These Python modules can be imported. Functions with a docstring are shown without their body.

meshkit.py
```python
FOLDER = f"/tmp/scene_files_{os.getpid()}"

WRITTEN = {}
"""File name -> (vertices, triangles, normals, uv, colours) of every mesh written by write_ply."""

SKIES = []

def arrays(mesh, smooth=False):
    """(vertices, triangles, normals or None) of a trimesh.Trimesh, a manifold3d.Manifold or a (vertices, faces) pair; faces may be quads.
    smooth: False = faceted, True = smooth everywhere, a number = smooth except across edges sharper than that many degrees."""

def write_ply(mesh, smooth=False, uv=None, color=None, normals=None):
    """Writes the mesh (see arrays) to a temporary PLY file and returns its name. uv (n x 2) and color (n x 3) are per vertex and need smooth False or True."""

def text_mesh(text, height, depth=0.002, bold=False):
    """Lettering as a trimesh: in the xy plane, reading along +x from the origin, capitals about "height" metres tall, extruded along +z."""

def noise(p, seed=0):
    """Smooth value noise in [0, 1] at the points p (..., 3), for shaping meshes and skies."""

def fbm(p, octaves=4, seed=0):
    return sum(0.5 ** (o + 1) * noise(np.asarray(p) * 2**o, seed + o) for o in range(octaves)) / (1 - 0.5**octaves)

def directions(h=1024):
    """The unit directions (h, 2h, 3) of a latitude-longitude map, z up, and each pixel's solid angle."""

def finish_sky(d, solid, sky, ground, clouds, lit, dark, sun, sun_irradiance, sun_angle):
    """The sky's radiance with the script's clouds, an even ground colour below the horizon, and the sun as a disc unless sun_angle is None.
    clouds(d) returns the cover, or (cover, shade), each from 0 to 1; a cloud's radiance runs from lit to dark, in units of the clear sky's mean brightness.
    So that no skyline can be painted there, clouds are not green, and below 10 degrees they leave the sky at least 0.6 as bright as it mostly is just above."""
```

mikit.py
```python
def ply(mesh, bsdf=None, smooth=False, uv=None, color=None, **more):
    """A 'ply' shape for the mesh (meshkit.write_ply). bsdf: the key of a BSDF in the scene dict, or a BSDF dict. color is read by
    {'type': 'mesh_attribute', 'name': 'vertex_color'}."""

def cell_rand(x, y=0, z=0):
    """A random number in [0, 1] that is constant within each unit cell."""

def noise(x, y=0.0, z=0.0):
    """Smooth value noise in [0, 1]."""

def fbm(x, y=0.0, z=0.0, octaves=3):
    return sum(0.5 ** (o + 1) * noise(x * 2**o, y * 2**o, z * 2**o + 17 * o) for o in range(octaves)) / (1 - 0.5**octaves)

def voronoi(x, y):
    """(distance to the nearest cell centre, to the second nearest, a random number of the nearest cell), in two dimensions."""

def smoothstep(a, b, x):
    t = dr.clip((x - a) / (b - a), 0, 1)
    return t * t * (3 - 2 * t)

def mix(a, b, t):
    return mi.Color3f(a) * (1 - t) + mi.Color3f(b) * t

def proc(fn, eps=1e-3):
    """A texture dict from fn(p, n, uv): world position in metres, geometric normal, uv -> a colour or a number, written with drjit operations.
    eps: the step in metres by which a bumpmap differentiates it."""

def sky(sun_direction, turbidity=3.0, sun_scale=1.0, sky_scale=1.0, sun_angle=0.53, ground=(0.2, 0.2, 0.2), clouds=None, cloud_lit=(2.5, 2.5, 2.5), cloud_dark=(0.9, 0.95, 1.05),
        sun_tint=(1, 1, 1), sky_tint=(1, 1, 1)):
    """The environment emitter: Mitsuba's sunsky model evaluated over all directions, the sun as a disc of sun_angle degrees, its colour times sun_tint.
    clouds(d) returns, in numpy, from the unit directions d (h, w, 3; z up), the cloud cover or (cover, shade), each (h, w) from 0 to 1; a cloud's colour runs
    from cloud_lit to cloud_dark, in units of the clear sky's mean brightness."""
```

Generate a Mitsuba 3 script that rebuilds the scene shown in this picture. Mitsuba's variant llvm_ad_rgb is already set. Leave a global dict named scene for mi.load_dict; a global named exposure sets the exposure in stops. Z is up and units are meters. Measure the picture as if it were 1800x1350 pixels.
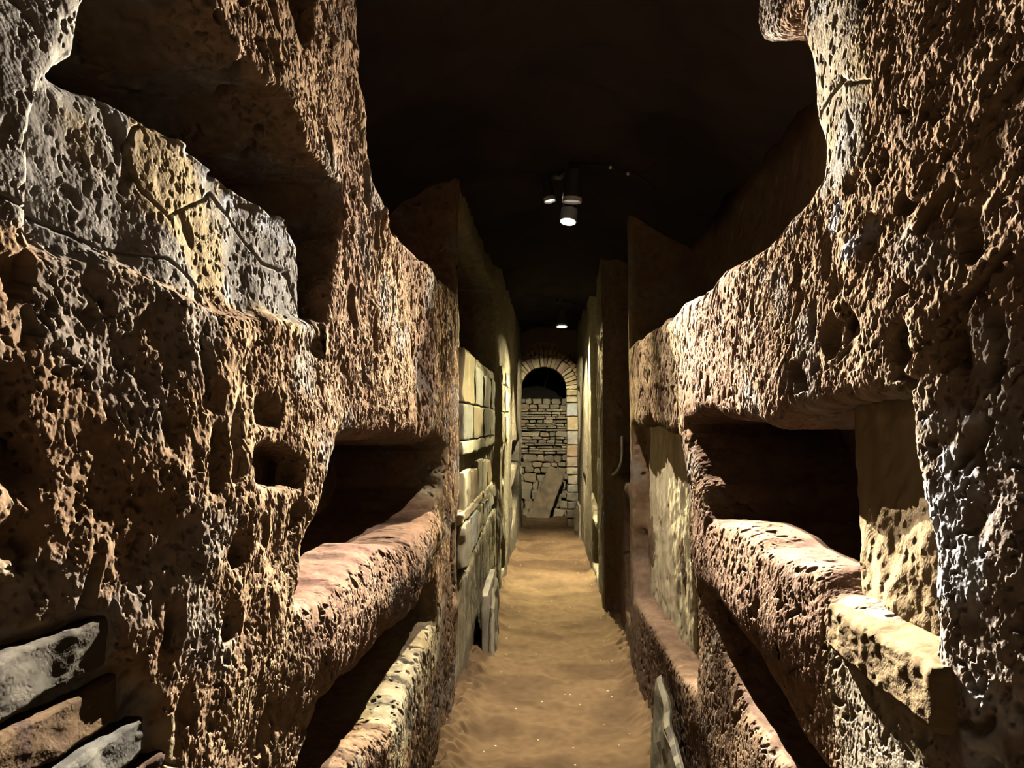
import math, random
import numpy as np, trimesh, manifold3d as m3
from scipy.ndimage import gaussian_filter, map_coordinates
from scipy.spatial import cKDTree
import drjit as dr
import mitsuba as mi, mikit

T = mi.ScalarTransform4f
rng = np.random.default_rng(7)
random.seed(7)
scene, labels = {}, {}

# ------------------------------------------------------------------ camera, exposure
scene['camera'] = {'type': 'perspective', 'fov': 2 * math.degrees(math.atan(900 / 1352)), 'fov_axis': 'x', 'near_clip': 0.02, 'far_clip': 60.0,
                   'to_world': T().look_at(origin=[0, 0, 1.5], target=[-0.0444, 1, 1.5518], up=[0, 0, 1])}
exposure = 0.0

# ------------------------------------------------------------------ light: each head's beam leaves just under its lens
COOL, WARM = (1.0, 0.91, 0.78), (1.0, 0.90, 0.58)
def beam(name, origin, axis, power, cutoff, width, tint):
    o = np.array(origin, float)
    scene[name] = {'type': 'spot', 'to_world': T().look_at(origin=o.tolist(), target=(o + np.array(axis, float)).tolist(), up=[1, 0.01, 0]),
                   'intensity': {'type': 'rgb', 'value': [power * 1.33 * t for t in tint]}, 'cutoff_angle': cutoff, 'beam_width': width}
beam('beam_down', (0.140, 4.00, 2.64), (-0.06, 0.02, -1), 80, 40, 10, (1.0, 0.86, 0.66))
beam('beam_near', (0.122, 4.14, 2.585), (0.015, -1, -0.36), 1500, 26, 10, COOL)
beam('beam_near_low', (0.122, 4.13, 2.583), (-0.02, -1, -0.80), 175, 26, 12, COOL)
beam('beam_side', (0.031, 4.245, 2.725), (0.47, -2.70, -1.02), 640, 17, 8, COOL)
beam('beam_far', (0.18, 8.68, 2.585), (-0.03, -1, -0.86), 280, 36, 24, WARM)
beam('beam_far_slab', (0.18, 8.67, 2.585), (-0.038, -1, -0.222), 4300, 10.5, 6.5, WARM)
beam('beam_far_down', (0.18, 8.70, 2.585), (-0.04, 0.10, -1), 140, 42, 18, (1.0, 0.86, 0.58))
beam('beam_arch', (0.17, 8.72, 2.585), (-0.07, 1, -0.45), 88, 22, 13, (1.0, 0.88, 0.62))

# ------------------------------------------------------------------ noise helpers
def _tile(seed):
    g = gaussian_filter(np.random.default_rng(seed).standard_normal((96, 96, 96)), 1.35, mode='wrap')
    return (g / g.std()).astype(np.float32)
TILES = [_tile(s) for s in (1, 2)]
def gn(p, scale, seed=0, stretch=(1, 1, 1)):
    """Smooth noise, zero mean and unit deviation; scale = size of a lump in metres."""
    q = np.asarray(p, np.float32) * (3.4 / scale / np.array(stretch, np.float32)) + np.array([11.3, 27.9, 5.1], np.float32) * (seed + 1)
    shape = q.shape[:-1]
    q = np.mod(q.reshape(-1, 3).T, 96)
    t = np.pad(TILES[seed % 2], ((0, 1),) * 3, mode='wrap')
    return map_coordinates(t, q, order=1).reshape(shape)
def sst(a, b, x):
    t = np.clip((x - a) / (b - a), 0, 1)
    return t * t * (3 - 2 * t)
def smax(a, b, k):
    h = np.clip(0.5 + 0.5 * (a - b) / k, 0, 1)
    return b + (a - b) * h + k * h * (1 - h)
def poly_sd(pts, y, z):
    """Signed distance to a polygon in the (y, z) plane, negative inside."""
    P = np.array(pts, float); d = np.full(y.shape, 1e9); s = np.zeros(y.shape, bool)
    for a, b in zip(P, np.roll(P, -1, 0)):
        e = b - a; wy, wz = y - a[0], z - a[1]
        t = np.clip((wy * e[0] + wz * e[1]) / (e @ e), 0, 1)
        d = np.minimum(d, (wy - t * e[0]) ** 2 + (wz - t * e[1]) ** 2)
        if e[1] != 0:
            s ^= ((a[1] > z) != (b[1] > z)) & (y < e[0] * (z - a[1]) / e[1] + a[0])
    return np.where(s, -1, 1) * np.sqrt(d)
def rect(y0, y1, z0, z1): return [(y0, z0), (y1, z0), (y1, z1), (y0, z1)]

def surface_net(F, gu, gy, gz):
    """Vertices (u, y, z) and quads of the zero surface of F; faces turned towards positive F (the air)."""
    S = F > 0
    nu, ny, nz = F.shape
    c = S[:-1, :-1, :-1].astype(np.int8)
    cnt = np.zeros((nu - 1, ny - 1, nz - 1), np.int8)
    for i, j, k in np.ndindex(2, 2, 2):
        cnt += S[i:nu - 1 + i, j:ny - 1 + j, k:nz - 1 + k]
    I, J, K = np.nonzero((cnt > 0) & (cnt < 8))
    idx = np.full(cnt.shape, -1, np.int64); idx[I, J, K] = np.arange(len(I))
    acc, n = np.zeros((len(I), 3)), np.zeros(len(I))
    for ax in range(3):
        for o1, o2 in np.ndindex(2, 2):
            a = [0, 0, 0]; oth = [t for t in range(3) if t != ax]; a[oth[0]], a[oth[1]] = o1, o2
            b = list(a); b[ax] = 1
            f0, f1 = F[I + a[0], J + a[1], K + a[2]], F[I + b[0], J + b[1], K + b[2]]
            m = (f0 > 0) != (f1 > 0)
            t = np.where(m, f0 / np.where(m, f0 - f1, 1), 0)
            pos = np.tile(np.array(a, float), (len(I), 1)); pos[:, ax] = t
            acc[m] += pos[m]; n[m] += 1
    q = acc / n[:, None] + np.stack([I, J, K], 1)
    v = np.stack([np.interp(q[:, a], np.arange(len(g)), g) for a, g in enumerate((gu, gy, gz))], 1)
    quads = []
    for ax in range(3):
        o = [t for t in range(3) if t != ax]
        s0 = [slice(1, -1)] * 3; s0[ax] = slice(0, -1); s1 = list(s0); s1[ax] = slice(1, None)
        ch = S[tuple(s0)] != S[tuple(s1)]
        E = np.stack(np.nonzero(ch), 1); up = S[tuple(s1)][ch]
        E[:, o[0]] += 1; E[:, o[1]] += 1
        def cell(d0, d1):
            e = E.copy(); e[:, o[0]] += d0; e[:, o[1]] += d1
            return idx[e[:, 0], e[:, 1], e[:, 2]]
        Q = np.stack([cell(-1, -1), cell(0, -1), cell(0, 0), cell(-1, 0)], 1)
        if ax == 1: up = ~up
        Q[~up] = Q[~up][:, ::-1]
        quads.append(Q)
    Q = np.vstack(quads)
    return v, Q[(Q >= 0).all(1)]

def split(v, q):
    """Each quad becomes four."""
    e = np.stack([q, np.roll(q, -1, 1)], 2).reshape(-1, 2); e.sort(1)
    code = e[:, 0] * len(v) + e[:, 1]
    uq, inv = np.unique(code, return_inverse=True); inv = inv.reshape(-1, 4)
    n = len(v); mid = (v[uq // n] + v[uq % n]) / 2; cen = v[q].mean(1)
    M = n + inv; Cn = n + len(uq) + np.arange(len(q))
    nq = np.concatenate([np.stack([q[:, k], M[:, k], Cn, M[:, k - 1]], 1) for k in range(4)])
    return np.vstack([v, mid, cen]), nq
def relax(v, q, n, w=0.5):
    for _ in range(n):
        s, c = np.zeros_like(v), np.zeros(len(v))
        for k in range(4):
            for o in (1, 3):
                np.add.at(s, q[:, k], v[q[:, (k + o) % 4]]); np.add.at(c, q[:, k], 1)
        v = np.where(c[:, None] > 0, v + w * (s / np.maximum(c, 1)[:, None] - v), v)
    return v
def vnormals(v, f):
    n = np.zeros_like(v); fn = np.cross(v[f[:, 1]] - v[f[:, 0]], v[f[:, 2]] - v[f[:, 0]])
    for k in range(3):
        for a in range(3): n[:, a] += np.bincount(f[:, k], fn[:, a], len(v))
    return n / (np.linalg.norm(n, axis=1, keepdims=True) + 1e-20)

# ------------------------------------------------------------------ materials
def fine(p, n, uv):
    a = mikit.noise(p.x * 300, p.y * 300, p.z * 300) + 0.5 * mikit.noise(p.x * 700, p.y * 700, p.z * 700)
    return a * (0.35 + 0.65 * mikit.noise(p.x * 60, p.y * 60, p.z * 60))
def earth_fine(p, n, uv):
    return mikit.noise(p.x * 260, p.y * 260, p.z * 260) + 0.6 * mikit.fbm(p.x * 70, p.y * 70, p.z * 70)
def vc(rough, spec): return {'type': 'diffuse', 'reflectance': {'type': 'mesh_attribute', 'name': 'vertex_color'}}
scene['rock'] = {'type': 'twosided', 'b': {'type': 'bumpmap', 'arbitrary': mikit.proc(fine, 8e-4), 'scale': 0.0008, 'n': vc(0.9, 0.15)}}
scene['earth'] = {'type': 'twosided', 'b': {'type': 'bumpmap', 'arbitrary': mikit.proc(earth_fine, 1.5e-3), 'scale': 0.001, 'n': vc(0.95, 0.1)}}
scene['masonry'] = {'type': 'twosided', 'b': vc(0.8, 0.25)}
def plain(name, c, rough=0.5, spec=0.4, metal=0.0):
    scene[name] = {'type': 'twosided', 'b': {'type': 'principled', 'base_color': {'type': 'rgb', 'value': list(c)}, 'roughness': rough, 'specular': spec, 'metallic': metal}}
plain('black_metal', (0.008, 0.009, 0.011), 0.6, 0.15)
plain('grey_rim', (0.30, 0.30, 0.30), 0.4)
plain('blue_skirt', (0.20, 0.25, 0.29), 0.35)
plain('black_rubber', (0.006, 0.006, 0.006), 0.8, 0.1)
plain('white_plastic', (0.45, 0.43, 0.39), 0.5)
plain('pale_pebble', (0.30, 0.27, 0.22), 0.7, 0.2)
plain('void_shade', (0.006, 0.005, 0.004), 0.9, 0.1)  # shade of the void above the stones, put into the colour
plain('brown_clod', (0.06, 0.042, 0.03), 0.9, 0.1)

# colours of the place
BROWN, RED, YEL, GREY, PLA, PALE = (np.array(c) for c in ((.078, .052, .033), (.073, .049, .036), (.100, .077, .047), (.074, .069, .062), (.092, .080, .060), (.130, .114, .076)))
def lerp(a, b, t): return a + (b - a) * np.asarray(t)[:, None]

# ------------------------------------------------------------------ the two rock walls
WALLS = {
 'left': dict(
    face=([-3, .55, .80, 1.0, 1.2, 1.6, 2.2, 3.6, 3.95, 4.2, 4.3, 4.6, 6.4, 6.75, 6.85, 8.6, 8.8, 11.2, 11.5, 14], [.58, .558, .531, .510, .494, .478, .47, .468, .468, .485, .495, .475, .455, .44, .405, .38, .385, .36, .50, .50]),
    niches=[ # polygon (y, z), depth into the wall from the centre line, rounding of the lip
      ([(.868, 2.06), (.872, 1.895), (1.0, 1.9), (1.2, 1.895), (1.5, 1.885), (1.60, 1.872), (1.605, 1.72), (1.66, 1.74), (1.735, 1.86), (1.785, 1.96), (1.75, 2.05), (1.53, 2.045), (1.40, 2.11), (1.18, 2.09), (1.08, 2.15), (.95, 2.6), (.868, 2.6)], 1.0, .022),
      ([(1.43, 2.315), (1.47, 2.275), (1.56, 2.325), (1.60, 2.45), (1.60, 2.72), (1.42, 2.72)], .9, .02),
      ([(1.935, 3.3), (1.93, 2.36), (2.06, 2.16), (2.30, 2.115), (2.9, 2.115), (4.12, 2.215), (4.14, 3.3)], 1.0, .05),
      ([(1.53, 1.165), (1.555, 1.29), (1.70, 1.40), (1.83, 1.465), (2.45, 1.445), (3.2, 1.42), (3.62, 1.38), (3.60, 1.2), (3.40, 1.11), (2.5, 1.125), (1.9, 1.16)], 1.02, .06),
      ([(1.63, .905), (2.05, .87), (2.7, .85), (3.3, .83), (3.36, .66), (2.7, .635), (2.3, .625), (1.87, .66), (1.56, .66), (1.57, .82)], .98, .06),
      ([(3.85, .82), (3.95, .98), (4.15, .95), (4.15, .60), (3.9, .6)], .62, .03),
      (rect(4.35, 6.75, 1.96, 2.7), .85, .04),
      (rect(4.32, 6.70, .97, 1.315), .51, .012),
      ([(4.3, .60), (4.35, .72), (6.2, .84), (6.75, .86), (6.75, .78), (5.6, .70), (4.7, .60)], .70, .015),
      (rect(7.15, 7.45, .95, 1.26), .46, .01), ([(6.95, .40), (7.1, .88), (7.35, .93), (7.3, .62), (7.15, .38)], .6, .02),
      ([(7.0, .16), (7.25, .42), (7.4, .36), (7.35, .12)], .55, .02),
      (rect(8.7, 10.6, 1.0, 1.28), .8, .02), ([(8.65, .35), (8.7, .75), (10.8, .95), (10.8, .55)], .7, .02),
    ],
    holes=[(.48, .760, 1.49, .10, .036, .085), (.48, .752, 1.395, .08, .045, .036), (.49, 1.395, 1.435, .10, .085, .05), (.47, 1.285, 1.605, .07, .028, .05), (.47, 1.115, 1.60, .07, .022, .05), (.47, .895, 1.672, .06, .035, .026),
           (.48, 1.13, 1.46, .06, .03, .05), (.48, 1.0, 1.50, .06, .022, .03), (.48, .74, 1.33, .07, .06, .03), (.48, 1.25, 1.30, .05, .03, .035), (.48, 1.02, 1.235, .05, .02, .04), (.48, 1.36, 1.53, .05, .04, .03), (.48, 1.05, 1.60, .05, .02, .035),
           (.48, .99, 1.36, .05, .03, .03), (.48, 1.20, 1.20, .05, .03, .035), (.48, .97, 1.58, .05, .02, .02), (.48, 1.22, 1.47, .05, .025, .05), (.48, 1.45, 1.33, .05, .03, .03), (.47, 1.70, 1.98, .05, .02, .025), (.47, 1.62, 1.66, .05, .05, .03)],
 ),
 'right': dict(
    face=([-3, .6, .9, 1.1, 1.3, 1.7, 2.6, 4.7, 4.9, 5.0, 6.02, 6.12, 6.95, 8.1, 10.2, 11.2, 11.5, 14], [.605, .58, .535, .512, .502, .50, .503, .505, .52, .53, .545, .450, .458, .462, .45, .45, .50, .50]),
    niches=[
      ([(4.80, 1.985), (3.98, 1.96), (2.82, 1.935), (2.05, 1.91), (1.66, 1.905), (1.455, 1.95), (1.445, 2.08), (1.46, 2.21), (1.52, 2.33), (1.80, 2.42), (2.0, 3.3), (4.80, 3.3)], 1.05, .035),
      ([(2.80, 1.495), (2.5, 1.505), (1.8, 1.512), (1.28, 1.535), (1.145, 1.54), (1.108, 1.416), (1.085, 1.24), (1.085, 1.165), (1.411, 1.176), (1.498, 1.204), (1.616, 1.221), (1.872, 1.229), (2.095, 1.222), (2.3, 1.19), (2.45, 1.18), (2.62, 1.34)], 1.05, .04),
      ([(2.50, .962), (2.05, .945), (1.80, .915), (1.6, .88), (1.2, .87), (1.15, .70), (1.72, .755), (2.06, .775), (2.29, .81)], .98, .045),
      ([(3.10, 1.495), (2.86, 1.3), (2.68, 1.1), (2.66, .62), (2.9, .56), (4.6, .50), (4.72, .7), (4.72, 1.485)], .63, .03),
      (rect(4.95, 6.02, 1.12, 3.3), .95, .03), (rect(4.92, 5.35, .25, 1.0), .75, .03),
      ([(7.0, 3.3), (6.98, 1.15), (7.1, .6), (7.9, .55), (8.08, .8), (8.1, 2.2), (8.05, 3.3)], .9, .03), (rect(7.0, 7.9, .1, .5), .7, .03),
      (rect(10.3, 11.15, 1.3, 2.0), .9, .03), (rect(9.0, 9.5, .2, .85), .75, .03),
      
    ],
    holes=[(.51, 1.44, 1.79, .05, .02, .04), (.51, 1.38, 1.72, .05, .02, .035), (.51, 1.28, 1.66, .05, .03, .02), (.51, 1.15, 1.62, .05, .02, .03), (.51, 1.02, 1.60, .06, .025, .05), (.51, .92, 1.40, .06, .03, .05), (.51, 1.22, 1.78, .05, .02, .03),
           (.51, 1.0, 1.38, .06, .022, .07), (.51, .88, 1.22, .06, .04, .05), (.51, .95, 1.08, .06, .03, .04), (.51, 1.30, 1.88, .05, .03, .02), (.50, 1.60, 1.80, .03, .015, .02), (.50, 1.52, 1.70, .04, .015, .025), (.51, .84, 1.55, .06, .03, .05)],
 )}
# zones: polygon (y, z) -> kind, weight
ZONES = {
 'left': [('plaster', rect(.2, .875, 1.70, 2.9)), ('plaster', rect(.2, .725, 1.30, 1.75)), ('plaster', [(.70, 1.71), (.86, 1.92), (1.60, 1.90), (1.585, 1.705), (1.2, 1.69), (.95, 1.705)]), ('plaster', [(.4, 1.31), (.90, 1.29), (.91, 1.235), (1.03, 1.09), (1.05, .9), (.4, .9)]),
          ('soft', [(1.52, 1.2), (3.4, 1.16), (3.4, 1.03), (1.52, 1.06)]), ('mortar', [(2.4, .72), (3.3, .80), (3.6, .5), (2.2, .4)]), ('stripe', rect(4.25, 12, 0, 2.9)), ('mortar', [(3.0, 1.16), (3.6, 1.16), (3.7, 1.45), (3.3, 1.4)]), ('pale_blue', [(.86, 1.915), (1.65, 1.895), (1.62, 1.80), (1.58, 1.85), (1.3, 1.86), (.86, 1.88)]), ('pale_blue', rect(1.22, 1.33, 1.69, 1.75))],
 'right': [('plaster', [(1.24, 1.93), (1.46, 1.93), (1.46, 2.9), (1.20, 2.9)]), ('mortar', [(1.06, .84), (1.44, .86), (1.43, 1.2), (1.06, 1.2)]), ('soft', [(1.45, 1.22), (2.6, 1.22), (2.6, .97), (1.5, .95)]), ('soft', rect(2.0, 4.9, 1.5, 1.98)), ('earth', rect(1.2, 5.0, -.2, .80)),
           ('stripe', rect(6.3, 12, 0, 2.9)), ('yellow', rect(2.9, 5, 1.45, 2.05)), ('yellow', [(1.24, 1.93), (1.46, 1.93), (1.46, 2.9), (1.15, 2.9)]), ('pale_blue', [(1.18, 1.80), (1.42, 1.95), (1.47, 1.9), (1.32, 1.80), (1.22, 1.74)]), ('pale_blue', rect(.88, 1.11, 1.28, 1.52)), ('pale_blue', rect(.85, 1.0, .95, 1.2))]}

def jitter_points(lo, hi, sp, seed):
    g = np.random.default_rng(seed)
    ax = [np.arange(l, h, sp) for l, h in zip(lo, hi)]
    p = np.stack(np.meshgrid(*ax, indexing='ij'), -1).reshape(-1, 3)
    return p + g.uniform(-.48, .48, p.shape) * sp, g.uniform(0, 1, len(p))
def pits(p, sp, R, seed, shear=0.0, stretch=(1, 1, 1), keep=1.0):
    """0..1: how deep each point lies inside scattered rounded hollows."""
    q = p + R * .55 * np.stack([gn(p, R * 1.6, seed % 3 + 7 + a) for a in range(3)], 1); q[:, 1] += shear * q[:, 2]; q = q / np.array(stretch)
    c, r = jitter_points(q.min(0) - sp, q.max(0) + sp, sp, seed)
    ok = r < keep; c, r = c[ok], r[ok] / keep
    d, i = cKDTree(c).query(q, k=2, workers=-1)
    rad = R * (0.35 + 0.9 * r[i] ** 1.5)
    return (1 - sst(0.45 if R > .02 else .62, 1.0, d / rad)).max(1)

def wall(side, sgn):
    W = WALLS[side]; allv, allf, allc, at = [], [], [], 0
    for y0, y1, cell, zlo, zhi, nsplit in ((-2.5, .56, .05, -.1, 3.05, 0), (.53, 1.78, .0085, .02, 3.0, 2), (1.66, 2.68, .012, .02, 3.0, 2), (2.54, 4.42, .014, .02, 3.0, 1), (4.26, 13.4, .024, -.05, 3.0, 1)):
        gu = np.arange(.28, 1.12, cell); gy = np.arange(y0, y1 + cell, cell); gz = np.arange(zlo, zhi, cell)
        Y, Z = np.meshgrid(gy, gz, indexing='ij')
        p2 = np.stack([Y * 0 + sgn, Y, Z], -1)
        calm = np.clip((Y - 3.9) / .5, 0, 1)
        wy = Y + (.020 * gn(p2, .22, 3) + .007 * gn(p2, .07, 5)) * (1 - .55 * calm); wz = Z + (.012 * gn(p2, .25, 4) + .0035 * gn(p2, .06, 6)) * (1 - .55 * calm)
        s = np.interp(Y, *W['face']) + ((.012 if side == 'left' else .008) * gn(p2, .45, 8) + (.0035 if side == 'left' else .002) * gn(p2, .16, 9)) * (1 - .5 * calm)
        s = s + .10 * sst(2.30, 2.95, Z) * (1 - sst(2.5, 3.2, Z) * .6) * 0
        if side == 'left':
            b = poly_sd([(.85, 1.905), (1.62, 1.88), (1.61, 1.70), (1.2, 1.68), (.95, 1.70), (.80, 1.69)], wy, wz)
            s = s + .030 * (1 - sst(-.012, .006, b)) - .014 * np.exp(-((Y - 1.25) / .5) ** 2 - ((Z - 1.45) / .2) ** 2)      # closing slab set back, cellular rock bulging below
            b2 = poly_sd([(.3, 1.29), (.885, 1.275), (.90, 1.225), (1.0, 1.09), (1.03, .6), (.3, .6)], wy, wz)
            s = s + .022 * (1 - sst(-.012, .008, b2))
            s = s - .03 * np.exp(-((Z - 1.02) / .09) ** 2) * sst(1.4, 1.8, Y) * (1 - sst(3.3, 3.7, Y))
        else:
            s = s - .025 * np.exp(-((Z - 1.05) / .12) ** 2) * sst(1.3, 1.6, Y) * (1 - sst(2.5, 2.9, Y)) + .02 * sst(.55, .35, Z) * sst(2.2, 2.5, Y) * (1 - sst(3.5, 3.7, Y))
            s = s + .05 * sst(1.5, 1.9, Z) * (1 - sst(1.1, 1.5, Y)) * 0
        F = (s[None] - gu[:, None, None]).astype(np.float32)
        for poly, depth, k in W['niches']:
            P = np.array(poly)
            if P[:, 0].max() < y0 - .2 or P[:, 0].min() > y1 + .2: continue
            d2 = poly_sd(poly, wy, wz).astype(np.float32)
            sl = np.nonzero(((d2 < .2).any(1)))[0]
            if not len(sl): continue
            a, b = sl[0], sl[-1] + 1
            d = np.maximum(d2[None, a:b], (gu - depth)[:, None, None] + .02 * gn(p2[a:b], .3, 11)[None])
            F[:, a:b] = smax(F[:, a:b], -d, np.float32(k))
        for u, y, z, ru, ry, rz in W['holes']:
            if not (y0 < y < y1): continue
            a, b = np.searchsorted(gy, (y - .2, y + .2))
            sub = np.stack(np.broadcast_arrays(gu[:, None, None], wy[None, a:b], wz[None, a:b]), -1)
            n3 = gn(sub, .05, 21)
            e = (np.sqrt((((sub - (u - .01, y, z)) / (ru, ry, rz)) ** 2).sum(-1)) - 1) * min(ry, rz) + .006 * n3
            F[:, a:b] = smax(F[:, a:b], -e, .012)
        v, q = surface_net(F, gu, gy, gz)
        v = relax(v, q, 2 if cell < .01 else 5 if cell < .02 else 3)
        # finer where the camera's side of the rock can be seen
        for k in range(nsplit):
            c = v[q].mean(1)
            see = (c[:, 0] < .80) & (np.abs(c[:, 2] - 1.53) < .62 * c[:, 1] + .14)
            if k == 1: see &= (c[:, 0] < .60) & (c[:, 1] > .60)
            v2, q2 = split(v, q[see])
            q = np.vstack([q2, np.repeat(q[~see], 1, 0)]) if k == 0 else np.vstack([q2, q[~see]])
            v = v2
        f = np.vstack([q[:, [0, 1, 2]], q[:, [0, 2, 3]]])
        n = vnormals(v, f)
        p = v * (sgn, 1, 1)
        y, z, u = v[:, 1], v[:, 2], v[:, 0]
        # what kind of surface
        wob = np.stack([.012 * gn(p, .09, 31), .012 * gn(p, .09, 32)], 1) + np.stack([.006 * gn(p, .03, 33), .006 * gn(p, .03, 34)], 1)
        Zn = {}
        front = 1 - sst(.60, .66, u)
        for kind, poly in ZONES[side]:
            m = 1 - sst(-.012, .012, poly_sd(poly, y + wob[:, 0], z + wob[:, 1]))
            Zn[kind] = np.maximum(Zn.get(kind, 0), m * front)
        g = lambda k: Zn.get(k, np.zeros(len(v)))
        smooth = np.clip(g('plaster') * .85 + g('mortar') * .6 + g('stripe') * .7, 0, 1)
        softz = np.clip(g('soft') * .55 + g('earth') * .7, 0, 1)
        up = np.clip(n[:, 2], 0, 1); dust = sst(.45, .85, up)
        rockw = (1 - smooth) * (1 - softz) * (1 - .7 * dust) * (1 - .5 * sst(4.2, 4.8, y))
        shear = .8 if side == 'right' else .12
        big = pits(p, .075, .034, 51, shear, (1, .8, 1.5), .33) if side == 'left' else pits(p, .055, .028, 51, shear, (1, .9, 1.25), .46)
        mid = pits(p, .025, .0122, 52, shear if side == 'left' else .8, (1, .85, 1.35 if side == 'left' else 1.1), .42 if side == 'left' else .30)
        sml = pits(p, .0100, .0054, 53, .2, (1, 1, 1.2), .50 if side == 'left' else .40) if cell < .02 else 0 * y
        patch = sst(-.9, .6, gn(p, .28, 41))
        fine_ok = cell < .02; calmer = .55 if side == 'right' else 1.0
        D = calmer * (.0020 * gn(p, .07, 42) + .0008 * gn(p, .026, 43)) * (.45 + .55 * rockw)
        D += .0007 * (np.abs(gn(p, .014, 44)) - .8) * (.25 + .75 * rockw)
        if fine_ok: D += (.0005 * (np.abs(gn(p, .0075, 45)) - .8) + .0002 * gn(p, .004, 50)) * (.25 + .75 * rockw)
        D -= rockw * (.028 * big * (.3 + .7 * patch) + .010 * mid * (.5 + .5 * patch) + .0046 * sml)
        D -= softz * (.006 * mid + .004 * sml) * (1 - dust)
        D += g('stripe') * (.0030 * gn(p, .06, 46, (1, 1, 7)) + .0010 * gn(p, .02, 47, (1, 1, 9)))
        seam = g('plaster') * (np.exp(-(gn(p, .16, 48, (1, 1.4, .8)) / .04) ** 2)) * .006
        D -= seam + .0014 * (mid + sml) * g('plaster') + .006 * mid * g('mortar')
        if side == 'right': D += rockw * .0004 * gn(p + np.stack([0 * y, 1.4 * z, 0 * y], 1), .022, 49, (1, 1, 5))
        D *= np.where(u > .62, .5, 1)
        vd = v + n * D[:, None]
        # colour of the stuff itself
        c = lerp(np.tile(BROWN, (len(v), 1)), RED, .6 * sst(-.3, 1, gn(p, .3, 61)))
        c = lerp(c, YEL, .35 * sst(.3, 1.6, gn(p, .16, 62)))
        c = lerp(c, GREY, .55 * sst(.5, 1.3, gn(p, .11, 63)) * (1 - dust))
        if side == 'right': c = lerp(c, GREY, .55 * sst(1.30, 1.05, y) * sst(1.62, 1.45, z))
        c = lerp(c, RED * (.86, .82, .80), g('soft') * .8 + .7 * dust * (1 - smooth))
        yl = sst(-.2, .5, gn(p, .12, 64))
        c = lerp(c, lerp(np.tile(GREY * 1.05, (len(v), 1)), YEL, yl), g('plaster') * .9)
        c = lerp(c, lerp(np.tile(PLA, (len(v), 1)), YEL, .5 * yl), g('mortar') * .8)
        c = lerp(c, lerp(np.tile(PALE, (len(v), 1)), GREY * 1.2, .6 * sst(0, 1.2, gn(p, .09, 65, (1, 1, 4)))), g('stripe') * .9)
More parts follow.
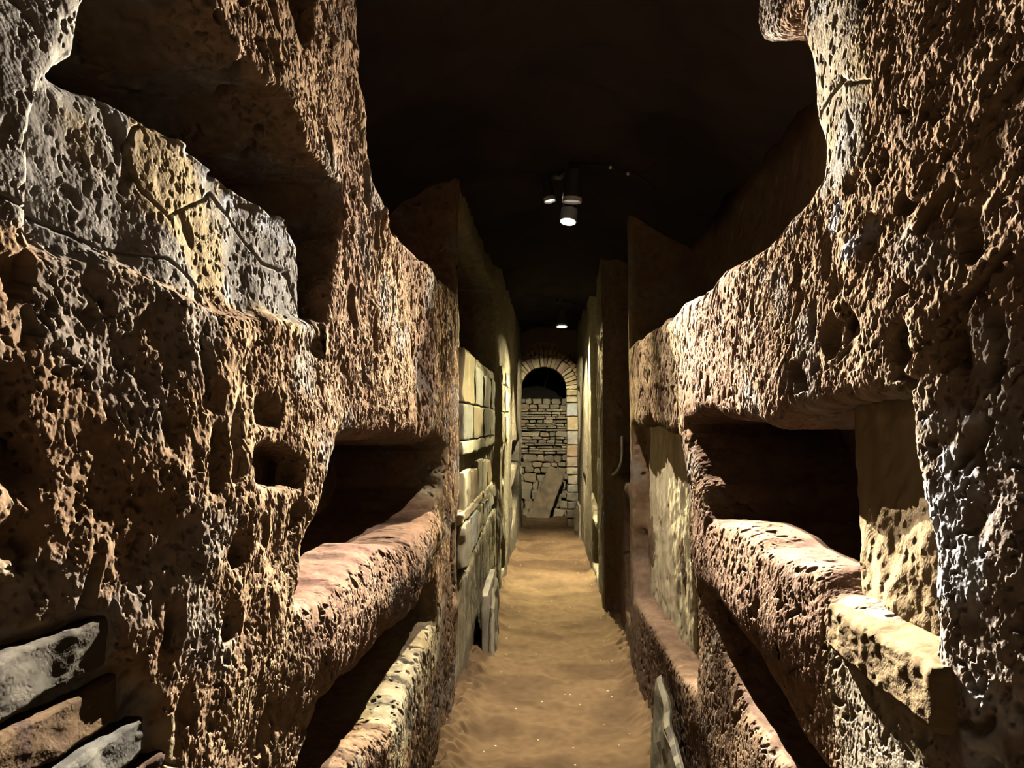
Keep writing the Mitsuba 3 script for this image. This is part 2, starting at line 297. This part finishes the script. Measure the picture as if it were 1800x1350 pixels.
        c = lerp(c, YEL, g('yellow') * .55 * sst(-.9, .4, gn(p, .1, 69)))
        c = lerp(c, RED * .9, g('earth') * .5)
        pale_blue = g('pale_blue') * sst(-.2, .5, gn(p, .05, 68)) * sst(-.006, .002, D)
        c = lerp(c, np.array((.13, .134, .142)), pale_blue * .9)  # near-white bluish patches on the parts that stand proud
        c *= (1 + .10 * gn(p, .02, 66) + .07 * gn(p, .008, 67))[:, None]
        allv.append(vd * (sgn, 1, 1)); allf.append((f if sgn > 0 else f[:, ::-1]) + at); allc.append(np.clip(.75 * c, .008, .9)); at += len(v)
    V, Fc, Cc = np.vstack(allv), np.vstack(allf), np.vstack(allc)
    used = np.unique(Fc); remap = np.zeros(len(V), int); remap[used] = np.arange(len(used))
    V, Fc, Cc = V[used], remap[Fc], Cc[used]
    key = 'wall_' + side
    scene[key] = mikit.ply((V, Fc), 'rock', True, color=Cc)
    print(key, len(Fc))
    return key
wall('left', -1.0)
wall('right', 1.0)
labels['wall_left'] = {'label': 'left tuff wall of the gallery carved with stacked burial niches', 'kind': 'structure'}
labels['wall_right'] = {'label': 'right tuff wall of the gallery with large open burial niche', 'kind': 'structure'}

def sheet(xs, ys, zf, colf, up=True):
    X, Yg = np.meshgrid(xs, ys, indexing='ij')
    p = np.stack([X, Yg, 0 * X], -1).reshape(-1, 3); p[:, 2] = zf(p)
    i = np.arange(len(xs) * len(ys)).reshape(len(xs), len(ys))
    q = np.stack([i[:-1, :-1], i[1:, :-1], i[1:, 1:], i[:-1, 1:]], -1).reshape(-1, 4)
    return (p, q if up else q[:, ::-1]), .75 * colf(p)
def floor_z(p):
    e = np.minimum(p[:, 0] + .40, .49 - p[:, 0])
    z = .011 * gn(p, .35, 71) + .0055 * gn(p, .09, 72) + .0032 * np.abs(gn(p, .035, 73, (1.6, .8, 1))) + .06 * sst(.10, -.05, e) - .012 * sst(.55, .2, np.abs(p[:, 0])) + .03
    return z - .02 + .012 * sst(.06, -.02, e) * gn(p, .03, 74)
def floor_c(p):
    c = lerp(np.tile(np.array((.080, .053, .030)), (len(p), 1)), np.array((.050, .033, .020)), sst(-.2, 1.3, gn(p, .22, 75, (1.5, 1, 1))) * .8)
    return c * (1 + .07 * gn(p, .03, 76))[:, None]
ys = np.concatenate([np.arange(-2.5, 2.6, .08), 2.6 * (1 + .0035) ** np.arange(0, int(math.log(13.4 / 2.6) / math.log(1.0035)) + 1)])
m, c = sheet(np.arange(-.66, .70, .009), ys, floor_z, floor_c)
scene['floor'] = mikit.ply(m, 'earth', True, color=c)
labels['floor'] = {'label': 'trodden brown earth floor of the narrow gallery', 'kind': 'structure'}
def ceil_z(p): return 2.93 - .42 * p[:, 0] ** 2 + .025 * gn(p, .4, 81) + .010 * gn(p, .1, 82) + .005 * gn(p, .04, 83)
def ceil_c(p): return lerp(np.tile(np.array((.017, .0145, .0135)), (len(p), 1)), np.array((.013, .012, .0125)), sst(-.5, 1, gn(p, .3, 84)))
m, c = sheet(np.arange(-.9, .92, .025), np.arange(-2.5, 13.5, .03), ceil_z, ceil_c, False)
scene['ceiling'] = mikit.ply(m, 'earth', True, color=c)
labels['ceiling'] = {'label': 'dark vaulted tuff ceiling of the gallery', 'kind': 'structure'}
scene['wall_behind'] = mikit.ply((np.array([[-1.2, -2.45, -.1], [1.2, -2.45, -.1], [1.2, -2.45, 3.1], [-1.2, -2.45, 3.1]]), np.array([[0, 1, 2, 3]])), 'brown_clod')
labels['wall_behind'] = {'label': 'brown earth wall closing the gallery behind', 'kind': 'structure'}

# ------------------------------------------------------------------ building stones
def rough_box(size, seed, n=5, amp=.006, bevel=.012):
    """A dressed block centred at the origin, its faces a little uneven and its edges worn."""
    s = np.array(size, float)
    v, q = [], []
    lines = [np.unique(np.r_[-.5, np.linspace(-.5 + min(.3, bevel / t), .5 - min(.3, bevel / t), n), .5]) for t in s]
    for ax in range(3):
        for d in (-.5, .5):
            o = [t for t in range(3) if t != ax]
            A, B = np.meshgrid(lines[o[0]], lines[o[1]], indexing='ij')
            P = np.zeros(A.shape + (3,))
            P[..., ax], P[..., o[0]], P[..., o[1]] = d, A, B
            i = np.arange(A.size).reshape(A.shape) + sum(len(x) for x in v)
            Q = np.stack([i[:-1, :-1], i[1:, :-1], i[1:, 1:], i[:-1, 1:]], -1).reshape(-1, 4)
            if (d > 0) == (ax == 1): Q = Q[:, ::-1]
            v.append(P.reshape(-1, 3)); q.append(Q)
    v, q = np.vstack(v), np.vstack(q)
    _, k, inv = np.unique(np.round(v, 5), axis=0, return_index=True, return_inverse=True)
    v, q = v[k], inv.reshape(-1)[q]
    w = v * s
    h = s / 2 - bevel
    core = np.clip(w, -h, h); off = w - core
    L = np.linalg.norm(off, axis=1, keepdims=True)
    w = core + np.where(L > 0, off / np.maximum(L, 1e-9) * np.minimum(L, bevel), 0)
    w = w + amp * np.stack([.6 * gn(w + seed * 1.7, .07, 91 + a) + .3 * gn(w + seed, .02, 95 + a) + (.22 * gn(w + seed, .008, 97 + a) if n > 20 else 0) for a in range(3)], 1)
    return w, q
def put(key, mesh, colour, bsdf='masonry', vary=.12, seed=0, stretch=(1, 1, 1), smooth=True):
    v, q = mesh; colour = np.array(colour) * .30
    c = colour * (1 + vary * gn(v + seed, .04, seed % 7, stretch) + .5 * vary * gn(v + seed, .012, seed % 5 + 2, stretch))[:, None]
    scene[key] = mikit.ply((v, q), bsdf, smooth, color=np.clip(c, .01, .9))
counts = {}
def nxt(base):
    k = counts.get(base, 0); counts[base] = k + 1
    return base if k == 0 else f'{base}_{k:03d}'
def rotx(v, a): c, s = math.cos(a), math.sin(a); return v @ np.array([[1, 0, 0], [0, c, s], [0, -s, c]])
def roty(v, a): c, s = math.cos(a), math.sin(a); return v @ np.array([[c, 0, -s], [0, 1, 0], [s, 0, c]])
def rotz(v, a): c, s = math.cos(a), math.sin(a); return v @ np.array([[c, s, 0], [-s, c, 0], [0, 0, 1]])

def wall_block(side, name, y0, y1, z0, z1, face, thick, colour, seed, n=7, amp=.005, tilt=0.0, bevel=.008, label=None):
    sgn = -1 if side == 'left' else 1
    v, q = rough_box((thick, y1 - y0, z1 - z0), seed, n, amp, bevel)
    v = rotx(v, tilt) + (sgn * (face + thick / 2), (y0 + y1) / 2, (z0 + z1) / 2)
    key = nxt(f'wall_{side}__{name}')
    put(key, (v, q), colour, 'rock', seed=seed, stretch=(1, 1, 4))
    if label: labels[key] = {'label': label}
    return key
B1, B2, B3 = (.50, .44, .30), (.42, .38, .28), (.46, .36, .22)
D1, D2, D3 = (.26, .235, .17), (.21, .20, .155), (.25, .205, .125)  # same stone darkened: dimmer light on the bay put into the colour
# far left bay: two courses of blocks, a projecting tile course, upright tiles below
k = 0
for y0, y1, top in ((4.30, 4.95, 1.93), (4.97, 5.60, 1.88), (5.62, 6.25, 1.86), (6.27, 6.74, 1.87)):
    k += 1; wall_block('left', 'block', y0, y1, 1.625, top, (.462, .458, .452, .445)[k - 1], .12, (D3, D2, D1, D2)[k - 1], k)
for y0, y1 in ((4.26, 4.80), (4.82, 5.5), (5.52, 6.15), (6.17, 6.74)):
    k += 1; wall_block('left', 'block', y0, y1, 1.405, 1.615, .458 - .004 * (k - 4), .12, (D1, D2, D3, D2)[k % 4], k)
for y0, y1 in ((4.20, 4.95), (4.955, 5.7), (5.705, 6.4), (6.405, 6.80)):
    k += 1; wall_block('left', 'tile', y0, y1, 1.325, 1.40, .452, .13, (.33, .30, .21), k, bevel=.006)
for y0, y1 in ((4.42, 4.80), (4.82, 5.25), (5.27, 5.70), (5.72, 6.15), (6.17, 6.60)):
    k += 1; wall_block('left', 'tile', y0, y1, 1.00, 1.24 - .02 * (k % 3), .468, .04, (B2, B1, B3)[k % 3], k)
for y0, y1 in ((4.25, 4.9), (4.91, 5.6), (5.61, 6.3), (6.31, 6.78)):
    k += 1; wall_block('left', 'block', y0, y1, .945, 1.005, .460, .10, (.50, .42, .28), k, amp=.006, bevel=.01)
for i in range(6):
    k += 1; y0 = 4.28 + .415 * i; wall_block('left', 'tile', y0, y0 + .40, .70 + .022 * i, .93, .452, .05, (B2, (.40, .40, .34), B1)[i % 3], k, amp=.007)
for z0, z1 in ((1.33, 1.60), (1.61, 1.86), (1.87, 2.02)):
    k += 1; wall_block('left', 'block', 6.84, 7.35, z0, z1, .392, .1, B1, k); k += 1; wall_block('left', 'block', 7.37, 8.0, z0 + .01, z1 - .03, .386, .1, B1, k)
wall_block('left', 'tile', 4.9, 5.6, -.02, .44, .372, .04, (.42, .38, .31), 61, tilt=.05)
# near left: tile courses closing the lowest niche
for z0, z1, y1, cc in ((1.215, 1.275, .905, (.36, .32, .26)), (1.145, 1.20, .93, (.44, .30, .18)), (1.085, 1.135, .97, (.34, .32, .28)), (.99, 1.07, 1.03, (.33, .23, .15)), (.92, .98, 1.06, (.36, .33, .28))):
    k += 1; wall_block('left', 'tile', .45, y1, z0, z1, (.518 if z0 > 1.1 else .508), .08, np.array(cc) * .20, k, n=44, amp=.0028, bevel=.006)
# right: sill block, upright closing slab, plastered closing slab further on
wall_block('right', 'sill_block', 1.02, 1.405, 1.105, 1.188, .492, .28, (.135, .10, .06), 71, n=40, amp=.003, bevel=.010, label='yellowish stone sill block at the near end of the niche')
wall_block('right', 'closing_slab', 1.06, 1.445, 1.175, 1.55, .570, .06, (.23, .17, .10), 72, n=40, amp=.0035, label='upright yellow tuff slab standing in the niche')
wall_block('right', 'closing_slab', 3.25, 4.55, .45, 1.50, .605, .06, (.56, .49, .34), 73, n=60, amp=.004, label='pale plastered slab closing the niche')

# ------------------------------------------------------------------ the arch at the end of the gallery
AX, AZ, AY = -.035, 2.01, 11.30
labels['door_1'] = {'label': 'brick arch doorway at the far end of the gallery', 'kind': 'structure'}
def ring_piece(r0, r1, a0, a1, y0, y1, seed):
    P = []
    for r, sh in ((r0, .004), (r1, .004)):
        for a in (a0, a1):
            for y in (y0, y1): P.append((r, a, y))
    pts = np.array([(AX + r * math.cos(a), y, AZ + r * math.sin(a)) for r, a, y in P])
    pts += np.random.default_rng(seed).normal(0, .0035, pts.shape)
    h = m3.Manifold.hull_points(pts)
    mm = h.to_mesh(); return mm.vert_properties[:, :3], mm.tri_verts
def ring(name, r0, r1, n, y0, y1, cols, a_lo=0.0, a_hi=math.pi):
    for i in range(n):
        a0 = a_lo + (a_hi - a_lo) * i / n; a1 = a_lo + (a_hi - a_lo) * (i + 1) / n
        gap = .006 / r1
        v, f = ring_piece(r0, r1, a0 + gap, a1 - gap, y0 + .006 * random.random(), y1, i + int(r0 * 1000))
        key = nxt('door_1__' + name)
        put(key, (v, f), np.array(cols[random.randrange(len(cols))]), smooth=False, seed=i)
        if i == 0 and name == 'edge_brick': pass
ring('arch_brick', .335, .505, 22, AY + .03, AY + .30, [(.42, .33, .20), (.50, .42, .27), (.36, .27, .19), (.34, .24, .18)])
ring('edge_brick', .510, .585, 26, AY - .02, AY + .30, [(.45, .33, .19), (.40, .28, .16), (.36, .26, .16)])
ring('outer_brick', .592, .70, 24, AY + .05, AY + .30, [(.30, .22, .14), (.25, .18, .12)])
for sx, cx in ((1, AX + .42), (-1, AX - .42)):
    z = AZ
    for i, (h, cc) in enumerate(((.10, (.45, .37, .22)), (.10, (.42, .36, .24)), (.20, (.42, .42, .40)), (.21, (.50, .40, .24)), (.21, (.46, .43, .36)), (.17, (.44, .31, .20)), (.15, (.44, .36, .27)), (.12, (.42, .37, .27)), (.14, (.46, .41, .30)), (.11, (.38, .35, .28)), (.13, (.40, .36, .28)), (.12, (.37, .34, .28)), (.13, (.41, .34, .24)), (.15, (.38, .30, .20)))):
        v, q = rough_box((.165 + .02 * (i > 6) * math.sin(i * 2.1), .27, h - .012), 100 + i, 6, .004 + .004 * (i > 6), .012)
        put(nxt('door_1__jamb_block'), (v + (cx + .004 * math.sin(i * 5), AY + .165, z - h / 2), q), cc, seed=i)
        z -= h
    v, q = rough_box((.05, .30, 2.0), 130, 10, .005, .01)
    put(nxt('door_1__jamb_edge'), (v + (cx + sx * .115, AY + .10, AZ - 1.01), q), (.46, .40, .27), seed=3)
from shapely.geometry import Polygon, Point, box as sbox
hole = Point(AX, AZ).buffer(.66, 48).union(sbox(AX - .52, -1, AX + .52, AZ))
pan = sbox(-1.0, -.1, 1.0, 3.1).difference(hole)
mesh = trimesh.creation.extrude_polygon(pan, .25, engine='earcut')
v = np.array(mesh.vertices)[:, [0, 2, 1]]; v[:, 1] = AY + .06 + v[:, 1]
scene['door_1__surround'] = mikit.ply((v, np.array(mesh.faces)[:, ::-1]), 'brown_clod')

# ------------------------------------------------------------------ dry stone wall behind the arch
labels['wall_back'] = {'label': 'dry stone wall of stacked flat stones behind the arch', 'kind': 'structure'}
BY = 12.72
def stone(x0, x1, z0, z1, y, seed, ragged):
    g = np.random.default_rng(seed)
    w, h, d = x1 - x0, z1 - z0, .22
    ch = min(w, h) * .28
    pts = []
    for sx in (-1, 1):
        for sy in (-1, 1):
            for sz in (-1, 1):
                for o in ((ch, 0, 0), (0, .02, 0), (0, 0, ch)):
                    pts.append((sx * (w / 2 - o[0]), sy * (d / 2 - o[1]), sz * (h / 2 - o[2])))
    pts = np.array(pts) + g.normal(0, 1, (24, 3)) * (ragged * w * .4, .006, ragged * h)
    mm = m3.Manifold.hull_points(pts).to_mesh()
    return mm.vert_properties[:, :3] + ((x0 + x1) / 2, y, (z0 + z1) / 2), mm.tri_verts
z = -.03; i = 0
g = np.random.default_rng(5)
while z < 1.88:
    thick = z < .95
    h = g.uniform(.085, .16) if thick else (g.uniform(.035, .06) if g.random() < .6 else g.uniform(.06, .10))
    x = -.56 + g.uniform(-.08, 0)
    while x < .52:
        w = g.uniform(.10, .26) if thick else g.uniform(.10, .20) * (2.2 if g.random() < .35 else 1)
        jz = g.normal(0, .007 if thick else .003)
        v, f = stone(x + .011, x + w - .011, z + jz + .007, z + jz + h * g.uniform(.76, .93), BY + .11 + g.normal(0, .03), i, .17 if thick else .10)
        t = g.uniform(.8, 1.15)
        put(nxt('wall_back__stone'), (v, f), np.array(((.36, .32, .23), (.40, .35, .25), (.33, .28, .20), (.38, .30, .20))[g.integers(4)]) * t, smooth=False, seed=i, vary=.08)
        i += 1; x += w
    z += h
print('stones', i)
scene['wall_back__backing'] = mikit.ply((np.array([[-.9, BY + .18, -.1], [.9, BY + .18, -.1], [.9, BY + .18, 1.86], [-.9, BY + .18, 1.86], [-.9, 13.35, 1.86], [.9, 13.35, 1.86], [.9, 13.35, 3.1], [-.9, 13.35, 3.1]]), np.array([[0, 1, 2, 3], [3, 2, 5, 4], [4, 5, 6, 7]])), 'void_shade')

# ------------------------------------------------------------------ loose things
def thing(key, label, cat, group=None):
    labels[key] = {'label': label, 'category': cat}
    if group: labels[key]['group'] = group
def slab_mesh(outline, thick, n=3):
    """A flat stone: outline (a, b) extruded by thick, edges chamfered."""
    P = Polygon(outline).buffer(-.012).buffer(.012)
    cs = [np.array(P.buffer(-o).exterior.coords)[:-1] for o in (.012, 0, 0, .012)]
    hs = (0, .012, thick - .012, thick)
    pts = np.vstack([np.c_[c_, np.full(len(c_), h)] for c_, h in zip(cs, hs)])
    mm = m3.Manifold.hull_points(pts).refine_to_length(.05).to_mesh()
    return mm.vert_properties[:, :3].astype(float), mm.tri_verts
v, f = slab_mesh([(-.33, 0), (.045, 0), (.29, .66), (.20, .80), (.045, .84)], .075)
v = np.stack([v[:, 0], v[:, 2], v[:, 1]], 1)
v += .006 * np.stack([gn(v, .1, a) for a in range(3)], 1)
v = rotx(v, -.16) + (0, 12.36, -.005)
put('leaning_slab', (v, f), (.31, .25, .17), smooth=30, vary=.0) if False else None
c = np.array((.086, .069, .047)) * (1 + .15 * gn(v, .06, 4) + .08 * gn(v, .02, 5))[:, None]
scene['leaning_slab'] = mikit.ply((v, f), 'masonry', False, color=np.clip(c, .01, .9))
thing('leaning_slab', 'long brown stone slab leaning against the dry stone wall behind the arch', 'slab')
def standing_tile(key, outline, thick, base, yaw, lean, colour, label):
    v, f = slab_mesh(outline, thick)
    v = np.stack([v[:, 2], v[:, 0], v[:, 1]], 1)
    v += .004 * np.stack([gn(v, .07, a) for a in range(3)], 1)
    v = rotz(roty(v, lean), yaw) + np.array(base)
    c = np.array(colour) * .27 * (1 + .10 * gn(v, .05, 4, (1, 1, 4)) + .06 * gn(v, .015, 5, (1, 1, 6)))[:, None]
    scene[key] = mikit.ply((v, f), 'masonry', False, color=np.clip(c, .01, .9)); thing(key, label, 'tile')
standing_tile('standing_tile', [(-.55, -.03), (.36, -.03), (.37, .40), (.33, .45), (.10, .37), (-.25, .30), (-.55, .20)], .03, (.432, 2.98, 0), 0.0, .06, (.42, .39, .30), 'pale grey-green tile standing on edge along the right side of the earth floor')
standing_tile('standing_tile_001', [(-.3, -.03), (.28, -.03), (.33, .25), (.2, .42), (-.2, .30)], .03, (-.365, 5.25, 0), 0.0, -.02, (.42, .37, .28), 'buff tile standing on edge along the left side of the earth floor')
standing_tile('standing_tile_002', [(-.3, -.03), (.25, -.03), (.28, .30), (.1, .46), (-.25, .42)], .03, (.40, 10.4, 0), 0.1, .03, (.46, .40, .29), 'pale tile standing on edge on the right just before the arch')

def lathe(profile, n=28, cap=True):
    a = np.arange(n) * 2 * math.pi / n
    v = np.vstack([np.c_[r * np.cos(a), r * np.sin(a), np.full(n, h)] for r, h in profile]); k = len(profile)
    i, j = np.meshgrid(np.arange(k - 1), np.arange(n), indexing='ij')
    q = np.stack([i * n + j, i * n + (j + 1) % n, (i + 1) * n + (j + 1) % n, (i + 1) * n + j], -1).reshape(-1, 4)
    return v, q
def frame(axis):
    w = np.array(axis, float); w /= np.linalg.norm(w)
    a = np.cross(w, (1, 0, 0)); a /= np.linalg.norm(a)
    return np.stack([a, np.cross(w, a), w], 1)
def tube_mesh(pts, r, n=8):
    p = np.array(pts, float); t = np.gradient(p, axis=0); t /= np.linalg.norm(t, axis=1, keepdims=True)
    a = np.cross(t, (0.3, 0.2, 1)); a /= np.linalg.norm(a, axis=1, keepdims=True); b = np.cross(t, a)
    an = np.arange(n) * 2 * math.pi / n
    v = (p[:, None] + r * (np.cos(an)[None, :, None] * a[:, None] + np.sin(an)[None, :, None] * b[:, None])).reshape(-1, 3)
    i, j = np.meshgrid(np.arange(len(p) - 1), np.arange(n), indexing='ij')
    q = np.stack([i * n + j, i * n + (j + 1) % n, (i + 1) * n + (j + 1) % n, (i + 1) * n + j], -1).reshape(-1, 4)
    return v, q
def curve(pts, n=40):
    p = np.array(pts, float); d = np.r_[0, np.cumsum(np.linalg.norm(np.diff(p, axis=0), axis=1))]
    from scipy.interpolate import CubicSpline
    return CubicSpline(d, p)(np.linspace(0, d[-1], n))
def spotlight(lens, axis, R, L, hang, label, glow, rim='grey_rim', skirt=0.0):
    """A cylindrical spotlight head: lens at 'lens', facing 'axis', hung by an arm from the point 'hang'."""
    key = nxt('ceiling_spotlight'); M = frame(axis); o = np.array(lens, float)
    def part(name, prof, bsdf, n=28, **more):
        v, q = lathe(prof, n); scene[f'{key}__{name}'] = mikit.ply((v @ M.T + o, q), bsdf, 35, **more)
    part('housing', [(.001, -L), (R * .62, -L), (R * .80, -L + .01), (R * .84, -L * .5), (R * .98, -.012 - skirt), (R * .98, -.010 - skirt), (R * .84, -.010 - skirt), (R * .80, -L * .5), (.001, -L * .5)], 'black_metal')
    part('rim', [(R * .99, -.018 - skirt), (R, -.004), (R * .995, 0.004), (R * .90, .004), (R * .89, -.018 - skirt)], rim)
    if skirt: labels[f'{key}__rim'] = {'label': 'bluish grey lower collar'}
    v, q = lathe([(R * .89, 0), (R * .5, .0), (.0005, .0)], 28)
    scene[f'{key}__lens'] = mikit.ply((v @ M.T + o - np.array(M[:, 2]) * .006, q), 'grey_rim', False, emitter={'type': 'area', 'radiance': {'type': 'rgb', 'value': list(glow)}})
    back = o - M[:, 2] * (L - .01); h = np.array(hang, float)
    v, q = tube_mesh(curve([back, (back + h) / 2 + (0, 0, .002), h], 8), .011, 10)
    scene[f'{key}__arm'] = mikit.ply((v, q), 'black_metal', True)
    v, q = lathe([(.0005, -.016), (.032, -.016), (.036, -.010), (.036, .02), (.0005, .02)], 20)
    scene[f'{key}__mount'] = mikit.ply((v + h, q), 'black_metal', 35)
    thing(key, label, 'spotlight')
spotlight((.137, 3.98, 2.662), (-.06, .05, -1), .052, .175, (.085, 3.98, 2.90), 'black cylindrical spotlight pointing down in front of the brightest lamp', (.25, .25, .25))
spotlight((.122, 4.16, 2.605), (-.12, -.24, -1), .046, .16, (.11, 4.24, 2.90), 'brightest spotlight, with bluish collar and glowing white lens', (24, 24, 24), 'blue_skirt', .05)
spotlight((.024, 4.28, 2.755), (.16, -.08, -1), .034, .12, (.06, 4.28, 2.90), 'small lit spotlight hanging to the left of the brightest lamp', (1.6, 1.55, 1.4))
spotlight((.18, 8.70, 2.602), (0, -.12, -1), .066, .19, (.16, 8.72, 2.90), 'single black spotlight with lit lens far along the ceiling before the arch', (14, 13.5, 10))
def cable(key, pts, r, bsdf, label, n=40):
    v, q = tube_mesh(curve(pts, n), r); scene[key] = mikit.ply((v, q), bsdf, True); thing(key, label, 'cable')
cable('electric_cable', [(.10, 3.98, 2.875), (.16, 3.98, 2.86), (.26, 3.97, 2.85), (.38, 3.95, 2.815), (.50, 3.93, 2.76), (.56, 3.92, 2.70)], .006, 'black_rubber', 'black cable running along the ceiling from the nearer spotlights to the right wall')
cable('electric_cable_001', [(.18, 8.72, 2.89), (.28, 8.72, 2.88), (.40, 8.68, 2.83), (.52, 8.6, 2.74)], .007, 'black_rubber', 'black cable running from the far spotlight to the right wall')
for i, (x, z) in enumerate(((.335, 2.825), (.425, 2.79))):
    v, q = lathe([(.0005, -.008), (.007, -.006), (.008, 0), (.007, .006), (.0005, .008)], 12)
    scene[f'electric_cable__clip' + ('' if i == 0 else '_001')] = mikit.ply((v + (x, 3.935, z), q), 'white_plastic', 35)
def onx(px, py, Y): return ((px - 960) * Y / 1352, Y, 1.5 - (py - 745) * Y / 1352)
cable('white_cable', [onx(1048, 590, 6.45), onx(1054, 605, 6.4), onx(1060, 622, 6.35), onx(1072, 628, 6.3), onx(1082, 610, 6.35), onx(1084, 588, 6.45)], .009, 'white_plastic', 'pale cable hanging in a loop at the top of the right wall pillar')
cable('white_cable_001', [onx(1092, 766, 6.0), onx(1092, 790, 6.0), onx(1090, 812, 5.98), onx(1084, 826, 5.96), onx(1074, 834, 5.95)], .011, 'white_plastic', 'pale bent cable coming down beside the right wall pillar', 30)

# pebbles and clods on the earth floor
pl = []
for i in range(3):
    g = np.random.default_rng(40 + i); p = g.normal(0, 1, (18, 3)); p /= np.linalg.norm(p, axis=1, keepdims=True)
    mm = m3.Manifold.hull_points(p * (1, .8, .55)).to_mesh(); pl.append((mm.vert_properties[:, :3], mm.tri_verts))
pebble = [mikit.ply(m_, 'pale_pebble', False) for m_ in pl]
g = np.random.default_rng(9)
for i in range(46):
    y = 3.3 * (1 + 1.6 * g.random() ** 1.6); x = g.uniform(-.33, .43) if i % 2 else g.choice([-1, 1]) * g.uniform(.28, .37) + .05
    z = float(floor_z(np.array([[x, y, 0]]))[0]); s = g.uniform(.0035, .0075)
    key = nxt('pebble'); scene[key] = {**pebble[i % 3], 'to_world': T().translate([x, y, z + s * .2]).rotate([0, 0, 1], float(g.uniform(0, 360))).scale(s)}
    thing(key, 'tiny pale pebble lying on the brown earth floor', 'pebble', 'pale pebbles scattered on the earth floor')
